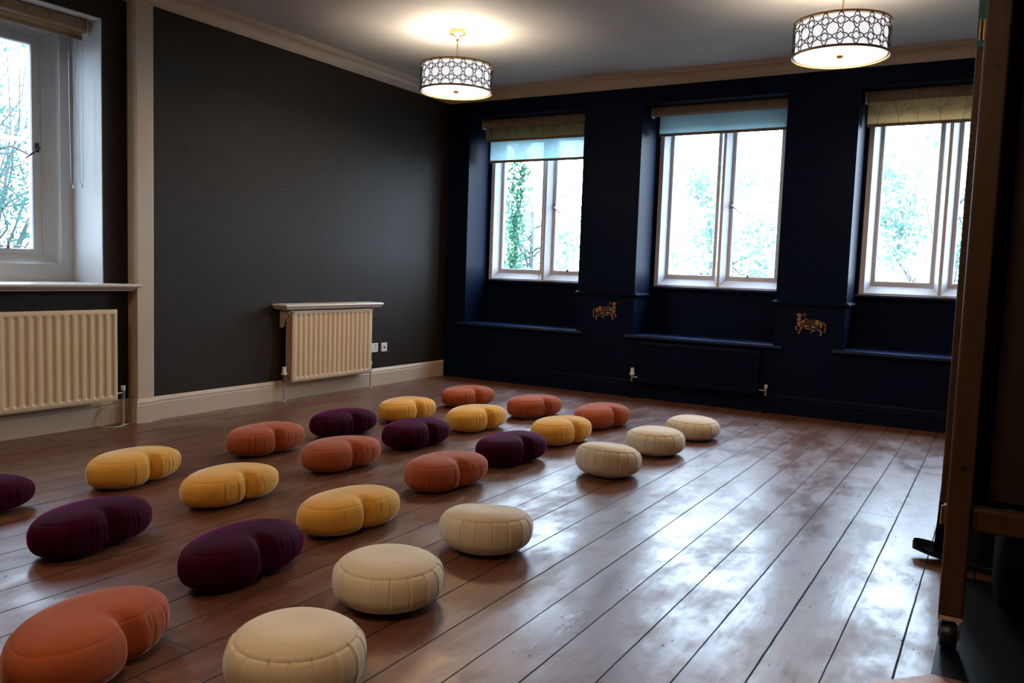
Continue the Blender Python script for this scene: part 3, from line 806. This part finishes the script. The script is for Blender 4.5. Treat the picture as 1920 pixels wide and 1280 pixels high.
# ------------------------------------------------------------------ cushions
def spow(c, e): return math.copysign(abs(c) ** e, c)
def noise3(rnd):
    ks = [(Vector((rnd.uniform(-1, 1), rnd.uniform(-1, 1), rnd.uniform(-1, 1))) * rnd.uniform(8, 26), rnd.uniform(0, 6.28), rnd.uniform(.4, 1)) for _ in range(9)]
    return lambda p: sum(a * sin(k.dot(p) + ph) for k, ph, a in ks) / 5
def crescent(label, material, x, y, rot, s, h, seed, group):
    rnd = random.Random(seed); nz = noise3(rnd)
    root = tag(empty('crescent_cushion', (x, y, 0), rot), label, 'cushion', group)
    nth, nr = 168, 52; L, W_, H, RB = .46, .27, .15, .30
    npl = 26
    amp = [rnd.choice((.1, .2, .5, .9, 1.5)) for _ in range(npl)]; ph = [rnd.uniform(-.32, .32) for _ in range(npl)]
    nx = rnd.uniform(-.012, .012)
    seam = 15
    vs = []
    for j in range(nr + 1):
        t = pi * j / nr
        rho = abs(sin(t)) ** .56; zz = spow(cos(t), .78)
        for i in range(nth):
            a = 2 * pi * i / nth
            u_ = spow(cos(a), .80); v_ = spow(sin(a), .84)
            px = rho * u_ * L / 2; py = rho * v_ * W_ / 2
            if v_ < 0: py += .034 * math.exp(-((px - nx) / .042) ** 2) * (-v_) * rho
            cr_ = math.exp(-((px - nx) / .050) ** 2) * (.5 - .5 * v_)
            pz = H / 2 + zz * H / 2 * (1 - .10 * cr_ * (rho ** 2))
            # pleats on the side band
            side = math.exp(-((t - pi * .50) / .50) ** 2)
            k = a / (2 * pi) * npl; ki = int(k) % npl; fr_ = k - int(k) - .5 - ph[ki]
            pleat = -.0090 * amp[ki] * math.exp(-(fr_ / .09) ** 2) + .0030 * amp[ki] * math.exp(-((fr_ - .16) / .12) ** 2)
            d = pleat * side * (.45 + .55 * sin(a * .5 + seed) ** 2)
            # fold from the notch up over the top edge
            if v_ < 0:
                d -= .014 * math.exp(-((px - nx - .012) / .006) ** 2) * math.exp(-((t - pi * .56) / .42) ** 2)
                d -= .010 * math.exp(-((px - nx + .060) / .005) ** 2) * math.exp(-((t - pi * .42) / .25) ** 2)
                d -= .006 * math.exp(-((px - nx - .095) / .006) ** 2) * math.exp(-((t - pi * .40) / .22) ** 2)
            th = px / RB
            cu, cv = u_ * rho, v_ * rho
            nrm = Vector((cu * cos(th) + cv * sin(th), -cu * sin(th) + cv * cos(th), zz)); nrm.normalize()
            p = Vector(((RB + py) * sin(th), (RB + py) * cos(th) - RB + .045, pz)); p += nrm * (d + .0055 * nz(p) * min(1, rho * 2))
            if abs(j - seam) <= 0: p -= nrm * .0018
            p.x *= s; p.y *= s; p.z *= h
            if p.z < .004: p.z = .0
            vs.append(tuple(p))
    def part(nm, j0, j1, cap0, cap1):
        mb = MB(); mb.v = vs[j0 * nth:(j1 + 1) * nth]; f = []
        for j in range(j1 - j0):
            for i in range(nth):
                a = j * nth + i; b = j * nth + (i + 1) % nth; f.append((a, a + nth, b + nth, b))
        mb.f = f; mb.mi = [0] * len(f)
        return mb.build(nm, material, root, smooth=True, recalc=False)
    part('top_panel', 0, seam, True, False); part('side_band', seam, nr, False, True)
    return root
def zafu(label, x, y, s, h, seed, tilt=0.0, tdir=0.0, dent=0.0, rot=0.0):
    rnd = random.Random(seed); nz = noise3(rnd)
    root = tag(empty('round_cushion', (x, y, 0), rot), label, 'cushion', 'round oatmeal cushions')
    nth, nr = 360, 52; D, H = .4, .19; npl = 18
    amp = [rnd.uniform(.5, 1) for _ in range(npl)]; ph = [rnd.uniform(-.08, .08) for _ in range(npl)]
    seam = 16; vs = []; top = None
    for j in range(nr + 1):
        t = pi * j / nr; rho = abs(sin(t)) ** .65; zz = spow(cos(t), .80)
        for i in range(nth):
            a = 2 * pi * i / nth
            px, py, pz = rho * cos(a) * D / 2, rho * sin(a) * D / 2, H / 2 + zz * H / 2
            k = a / (2 * pi) * npl; ki = int(k) % npl; fr_ = k - int(k) - .5 - ph[ki]
            side = math.exp(-((t - pi * .44) / .62) ** 4) if t > pi * seam / nr else math.exp(-((t - pi * seam / nr) / .05) ** 2)
            pleat = (-.0120 * math.exp(-(fr_ / .032) ** 2) + .0030 * math.exp(-((fr_ - .10) / .10) ** 2)) * amp[ki]
            nrm = Vector((rho * cos(a), rho * sin(a), zz)).normalized()
            p = Vector((px, py, pz)); p += nrm * (pleat * side + .0030 * nz(p) * min(1, rho * 2))
            if j == seam: p -= nrm * .0040
            if zz > 0 and rho < .6: p.z -= .006 * (1 - rho / .6)
            if dent:
                q = (Vector((px, py)) - Vector((cos(tdir), sin(tdir))) * .08).length
                if zz > 0: p.z -= dent * math.exp(-(q / .07) ** 2)
            p.x *= s; p.y *= s; p.z *= h
            p.z *= 1 - tilt * (p.x * cos(tdir) + p.y * sin(tdir)) / (D / 2)
            if p.z < .004: p.z = 0
            vs.append(tuple(p))
    def part(nm, j0, j1):
        mb = MB(); mb.v = vs[j0 * nth:(j1 + 1) * nth]; f = []
        for j in range(j1 - j0):
            for i in range(nth):
                a = j * nth + i; b = j * nth + (i + 1) % nth; f.append((a, a + nth, b + nth, b))
        mb.f = f; mb.mi = [0] * len(f); mb.build(nm, M_OATM, root, smooth=True, recalc=False)
    part('top_panel', 0, seam); part('pleated_side', seam, nr)
    return root

GR, GY, GP = 'rust crescent cushions', 'mustard crescent cushions', 'aubergine crescent cushions'
CUSH = [
 ('rust crescent cushion in the farthest row, nearest the small radiator', M_RUST, 1.36, -1.488, 1.336, 1.133, 1.089, GR),
 ('rust crescent cushion in the farthest row, middle of its three', M_RUST, 2.035, -1.547, 1.337, 1.135, 1.107, GR),
 ('rust crescent cushion in the farthest row, beside the round oatmeal cushions', M_RUST, 2.64, -1.598, 1.351, 1.14, 1.11, GR),
 ('mustard crescent cushion in the second row from the windows, nearest the small radiator', M_YELLOW, 1.368, -2.322, 1.476, 1.12, 1.073, GY),
 ('mustard crescent cushion in the second row from the windows, middle of its three', M_YELLOW, 1.978, -2.297, 1.43, 1.135, 1.121, GY),
 ('mustard crescent cushion in the second row from the windows, beside the round oatmeal cushions', M_YELLOW, 2.673, -2.316, 1.442, 1.142, 1.146, GY),
 ('bright aubergine crescent cushion in the third row from the windows, leftmost of its three', M_PURPLE, 1.381, -3.028, 1.461, 1.112, 1.066, GP),
 ('bright aubergine crescent cushion in the third row from the windows, middle of its three', M_PURPLE, 1.979, -2.999, 1.503, 1.143, 1.084, GP),
 ('bright aubergine crescent cushion in the third row from the windows, beside a round cushion', M_PURPLE, 2.696, -3.011, 1.365, 1.12, 1.133, GP),
 ('rust crescent cushion in the middle row, leftmost, nearest the cream pilaster', M_RUST, 1.405, -3.731, 1.518, 1.115, 1.114, GR),
 ('rust crescent cushion in the middle row, second of its three, before the aubergine row', M_RUST, 2.014, -3.74, 1.487, 1.12, 1.098, GR),
 ('rust crescent cushion in the middle row, rightmost, behind a mustard cushion and a round one', M_RUST, 2.716, -3.702, 1.414, 1.123, 1.113, GR),
 ('mustard crescent cushion in the nearer mustard row, leftmost, towards the large radiator', M_YELLOW, 1.417, -4.604, 1.679, 1.106, 1.08, GY),
 ('mustard crescent cushion in the nearer mustard row, middle of its three', M_YELLOW, 2.055, -4.544, 1.576, 1.108, 1.05, GY),
 ('mustard crescent cushion in the nearer mustard row, creased front, beside a round cushion', M_YELLOW, 2.78, -4.526, 1.452, 1.1, 1.057, GY),
 ('dark aubergine crescent cushion cut off by the left picture edge', M_PURPLE, 1.375, -5.385, 1.45, 1.09, 1.05, GP),
 ('dark aubergine crescent cushion in the nearer dark row, behind the large rust cushion', M_PURPLE, 2.141, -5.292, 1.687, 1.08, 1.128, GP),
 ('dark aubergine crescent cushion in the nearer dark row, between mustard and round cushions', M_PURPLE, 2.846, -5.161, 1.644, 1.12, 1.129, GP),
 ('large rust crescent cushion nearest the viewer in the bottom left corner', M_RUST, 3.055, -5.866, 1.971, 1.158, 1.133, GR),
]
for i, (lb, ma, x, y, rot, s, h, g_) in enumerate(CUSH): crescent(lb, ma, x, y, rot, s, h, 100 + i, g_)
ZAF = [
 ('round oatmeal cushion nearest the viewer, cut by the bottom edge', 3.568, -5.644, .928, .985, 0, 0, 0),
 ('round oatmeal cushion second from the viewer, beside the dark aubergine one', 3.398, -5.049, .946, .90, 0, 0, 0),
 ('round oatmeal cushion with a dented top, third from the viewer', 3.367, -4.386, .959, .93, .10, .6, .022),
 ('tilted round oatmeal cushion with creased side, foremost of the far three', 3.253, -2.914, .943, .96, .14, -.6, 0),
 ('round oatmeal cushion in the middle of the far three', 3.264, -2.207, .949, .90, .03, 0, 0),
 ('round oatmeal cushion farthest away, nearest the navy wall', 3.291, -1.545, .942, .82, 0, 0, 0),
]
for i, (lb, x, y, s, h, ti, td, de) in enumerate(ZAF): zafu(lb, x, y, s, h, 300 + i, ti, td, de, rot=i * .7)

# ------------------------------------------------------------------ wooden rack on castors at the right
fr = tag(empty('wooden_rack', (5.05, -4.30, 0)), 'tall stained pine rack on castors at the right edge, boarded panel behind its post', 'frame')
def loc_box(x0, x1, y0, y1, z0, z1): return MB().box(x0 - 5.05, x1 - 5.05, y0 + 4.30, y1 + 4.30, z0, z1)
loc_box(5.020, 5.088, -4.345, -4.265, .115, 2.25).build('front_post', M_PINE, fr, bevel=.006, seg=3)
loc_box(4.992, 5.045, -4.14, -4.09, .42, 1.895).build('rear_post', M_PINE, fr, bevel=.005)
loc_box(4.990, 5.045, -4.138, -4.105, 1.897, 2.6).build('teal_strip', M_TEAL, fr, bevel=.003)
loc_box(5.088, 6.05, -4.335, -4.285, .392, .466).build('cross_rail', M_PINE, fr, bevel=.010, seg=3)
loc_box(5.128, 6.045, -4.205, -4.185, .467, 2.25).build('front_board', M_PANEL, fr)
loc_box(5.046, 6.06, -4.085, -4.072, .42, 2.25).build('gap_shade_panel', M_BLACKCL, fr)  # black sheet standing in for the shade between post and board
loc_box(6.05, 6.12, -4.345, -4.265, .115, 2.25).build('front_post', M_PINE, fr, bevel=.006)
for cx_ in (5.054, 6.085):
    cs = MB(); c0 = (cx_ - 5.05, -.005, 0)
    cs.box(c0[0] - .034, c0[0] + .034, -.040, .030, .100, .115); cs.box(c0[0] - .030, c0[0] - .026, -.035, .02, .040, .10); cs.box(c0[0] + .026, c0[0] + .030, -.035, .02, .040, .10)
    co = cs.build('castor', M_CHROME, fr, bevel=.001)
    MB().lathe([(0, -.024), (.038, -.024), (.044, -.016), (.044, .016), (.038, .024), (0, .024)], (c0[0], -.005, .045), 28, axis='x').build('wheel', M_BLACKPL, co, smooth=True, angle=40)
for zz in (1.79, .585):
    MB().lathe([(0, -.0012), (.0085, -.0012), (.0085, 0), (0, 0)], (5.058 - 5.05, -.045, zz), 20, axis='y').build('bolt', M_BLACKPL, fr, smooth=True, angle=40)
for zz in (.43, 1.90):
    hg = MB(); hg.box(-.038, -.0300, -.030, .0, zz - .03, zz + .03); hg.tube([(-.041, -.034, zz - .03), (-.041, -.034, zz + .03)], .004, 8)
    hg.build('hinge', M_BRASS, fr)

# dark felt blanket draped behind the frame, its corner spread on the floor
fb = MB(); nu, nv = 60, 40
vs1 = []
for j in range(nv + 1):
    for i in range(nu + 1):
        a = i / nu; b = j / nv
        x_ = 4.945 + a * .62 + .05 * b * b
        z_ = .01 + b * .56 - .05 * a * sin(b * 3)
        y_ = -3.38 + .035 * sin(a * 14 + b * 2) + .01 * sin(a * 41)
        if i == 0: x_ += .004 * sin(b * 7)
        vs1.append((x_, y_, z_))
def sheet(vs_, nu, nv, th, dirv=(0, 1, 0)):
    mb = MB(); n = len(vs_); v = vs_ + [(p[0] + dirv[0] * th, p[1] + dirv[1] * th, p[2] + dirv[2] * th) for p in vs_]; f = []
    for j in range(nv):
        for i in range(nu):
            a = j * (nu + 1) + i; f.append((a, a + 1, a + nu + 2, a + nu + 1)); f.append((a + n, a + n + nu + 1, a + n + nu + 2, a + n + 1))
    for i in range(nu):
        f.append((i, i + n, i + 1 + n, i + 1)); a = nv * (nu + 1) + i; f.append((a, a + 1, a + 1 + n, a + n))
    for j in range(nv):
        a = j * (nu + 1); f.append((a, a + nu + 1, a + nu + 1 + n, a + n)); a += nu; f.append((a, a + n, a + nu + 1 + n, a + nu + 1))
    mb.add(v, f); return mb
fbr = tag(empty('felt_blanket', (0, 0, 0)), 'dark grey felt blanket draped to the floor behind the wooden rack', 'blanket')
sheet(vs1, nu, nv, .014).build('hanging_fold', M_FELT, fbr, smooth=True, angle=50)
vs2 = []
for j in range(17):
    for i in range(25):
        a = i / 24; b = j / 16
        hw = .085 * math.sqrt(max(.0, 1 - (1 - min(1, a * 2.6 + .02)) ** 2))
        x_ = 4.868 + a * .30; y_ = -3.36 - a * .05 + (b - .5) * 2 * hw
        z_ = .004 + .030 * abs(2 * b - 1) ** 2 * (1 - a * .4) + .02 * (1 - a) ** 3
        vs2.append((x_, y_, z_))
sheet(vs2, 24, 16, .010, (0, 0, 1)).build('floor_corner', M_FELT, fbr, smooth=True, angle=50)

# black bolster under the rail
bl = MB(); bl.lathe([(0, -.30)] + [(.19 * sin(pi * (.5 * k / 8)) ** .6, -.30 + .06 * (1 - cos(pi * .5 * k / 8))) for k in range(1, 9)] + [(.195, .0)] + [(.19 * sin(pi * (.5 * k / 8)) ** .6, .30 - .06 * (1 - cos(pi * .5 * k / 8))) for k in range(8, 0, -1)] + [(0, .30)], (0, 0, .195), 40, axis='x')
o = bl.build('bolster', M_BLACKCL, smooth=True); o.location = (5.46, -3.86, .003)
tag(o, 'black round-topped bolster in the shadow under the wooden rack rail', 'bolster')

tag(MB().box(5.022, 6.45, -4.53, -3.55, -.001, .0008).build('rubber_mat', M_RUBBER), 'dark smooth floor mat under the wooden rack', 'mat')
tb = MB(); c0 = Vector((5.030, -4.545)); d1 = Vector((-.68, -.735)).normalized(); d2 = Vector((.735, -.68)).normalized()
q = [c0, c0 + d1 * .55, c0 + d1 * .55 + d2 * .32, c0 + d2 * .32]
tb.prism([(p.x, p.y) for p in q], lambda a, b: (a, b, 0), lambda a, b: (a, b, .008))
tag(tb.build('wooden_board', M_PALEWOOD, bevel=.002), 'pale orange wooden board corner lying on the floor at the bottom edge', 'board')

# ------------------------------------------------------------------ outside
g_ = MB().box(-60, 60, -60, 60, -3.2, -3.0); go = g_.build('lawn', M_GRASS); tag(go, kind='structure')
def foliage(mb, c, rad, n, size, seed, mi=0, shell=.55):
    rnd = random.Random(seed)
    ck = lambda s_: max(-.88, min(.88, rnd.gauss(0, s_)))
    cl = [Vector((ck(.5), ck(.5), ck(.45))) for _ in range(max(10, n // 90))]
    for _ in range(n):
        k = rnd.choice(cl); p = Vector((k.x + max(-.2, min(.2, rnd.gauss(0, .10))), k.y + rnd.gauss(0, .08), k.z + rnd.gauss(0, .09)))
        p = Vector((c[0] + p.x * rad[0], c[1] + p.y * rad[1], c[2] + p.z * rad[2]))
        s_ = size * rnd.uniform(.6, 1.3)
        a = Vector((rnd.gauss(0, 1), rnd.gauss(0, 1), rnd.gauss(0, .6))).normalized(); b = a.orthogonal().normalized(); b.rotate(Matrix.Rotation(rnd.uniform(0, 6.28), 3, a))
        cc = a.cross(b)
        mb.quad(p - b * s_, p - cc * s_ * .42 + a * s_ * .1, p + b * s_, p + cc * s_ * .42 + a * s_ * .1, mi)
def tree(label, base, c, rad, n, size, seed, leaf, nb=26):
    root = tag(empty('garden_tree', base), label, 'tree', 'trees outside the windows')
    rnd = random.Random(seed); B = Vector(base); C_ = Vector(c)
    ck = lambda s_: max(-.9, min(.9, rnd.gauss(0, s_)))
    t = MB(); tp = C_ - B
    t.tube([(0, 0, 0), tuple(tp * .4 + Vector((.1, .05, 0))), tuple(tp * .8), tuple(tp * 1.1)], [.13, .10, .06, .03], 10)
    for k in range(nb):
        st_ = tp * rnd.uniform(.45, 1.05); e_ = tp + Vector((ck(.55) * rad[0], ck(.55) * rad[1], ck(.5) * rad[2]))
        pts = [st_.lerp(e_, q / 5) + Vector((rnd.gauss(0, .06), rnd.gauss(0, .06), rnd.gauss(0, .06) + .12 * sin(q / 5 * pi))) * (q > 0) for q in range(6)]
        t.tube([tuple(p) for p in pts], [.022, .017, .013, .009, .006, .003], 5)
    t.build('trunk', M_BARK, root, smooth=True)
    f = MB(); foliage(f, tuple(tp), rad, n, size, seed + 1)
    f.build('crown', leaf, root, recalc=False)
tree('pale leafy tree seen through the left dark-wall window', (-3.6, 8.2, -3), (-3.5, 8.0, 1.9), (1.75, 1.4, 2.4), 2600, .065, 1, M_LEAF2)
tree('pale leafy tree seen through the middle dark-wall window', (.4, 8.6, -3), (.45, 8.2, 1.2), (1.75, 1.4, 1.9), 3000, .065, 2, M_LEAF2)
tree('pale leafy tree seen through the window beside the wooden rack', (4.2, 8.2, -3), (4.35, 7.8, 2.2), (1.75, 1.4, 2.4), 3000, .065, 3, M_LEAF2)
tree('teal-green tree with bare twigs seen through the white-walled window', (-6.2, -1.4, -3), (-6.0, -1.7, 2.2), (1.4, 2.2, 2.4), 6500, .040, 4, M_LEAF, 60)
# ivy down the left reveal outside the first window
iv = tag(empty('ivy_vine', (.38, .80, 1.0)), 'green ivy hanging outside the left pane of the window nearest the corner', 'ivy')
rnd = random.Random(9); s_ = MB(); lf = MB()
for k in range(5):
    pts = [(rnd.uniform(-.05, .05) + .05 * sin(q * .5 + k), rnd.uniform(-.03, .03), q * .16 - .2) for q in range(13)]
    s_.tube([(pts[0][0] * .5, pts[0][1], -4.0), (pts[0][0], pts[0][1] + .02, -2.0)] + pts, .004, 5)
    for p in pts:
        for _ in range(13):
            c = Vector(p) + Vector((rnd.gauss(0, .040), rnd.gauss(0, .03), rnd.uniform(-.08, .08))); a = Vector((rnd.gauss(0, .5), -1, rnd.gauss(0, .5))).normalized(); b = a.orthogonal().normalized(); b.rotate(Matrix.Rotation(rnd.uniform(0, 6.28), 3, a)); cc = a.cross(b); z = rnd.uniform(.015, .030)
            pp = [c - b * z, c - cc * z * .8 - b * z * .2, c + b * z * .2 - cc * z * .5, c + b * z * 1.2, c + b * z * .2 + cc * z * .5, c + cc * z * .8 - b * z * .2]
            lf.add([tuple(v) for v in pp], [(0, 1, 2, 3), (0, 3, 4, 5)])
s_.build('stem', M_BARK, iv, smooth=True); lf.build('leaves', M_IVY, iv, recalc=False)

# light portals in the window openings guide the daylight sampling (they emit nothing)
for (a, b) in RECS:
    ld = bpy.data.lights.new('window_portal', 'AREA'); ld.shape = 'RECTANGLE'; ld.size = b - a; ld.size_y = 1.68; ld.cycles.is_portal = True
    lo = bpy.data.objects.new('window_portal', ld); COL.objects.link(lo); lo.location = ((a + b) / 2, .61, 1.86); lo.rotation_euler = (-pi / 2, 0, 0)
ld = bpy.data.lights.new('window_portal', 'AREA'); ld.shape = 'RECTANGLE'; ld.size = 1.31; ld.size_y = 1.76; ld.cycles.is_portal = True
lo = bpy.data.objects.new('window_portal', ld); COL.objects.link(lo); lo.location = (-.59, -4.49, 1.82); lo.rotation_euler = (-pi / 2, 0, pi / 2)
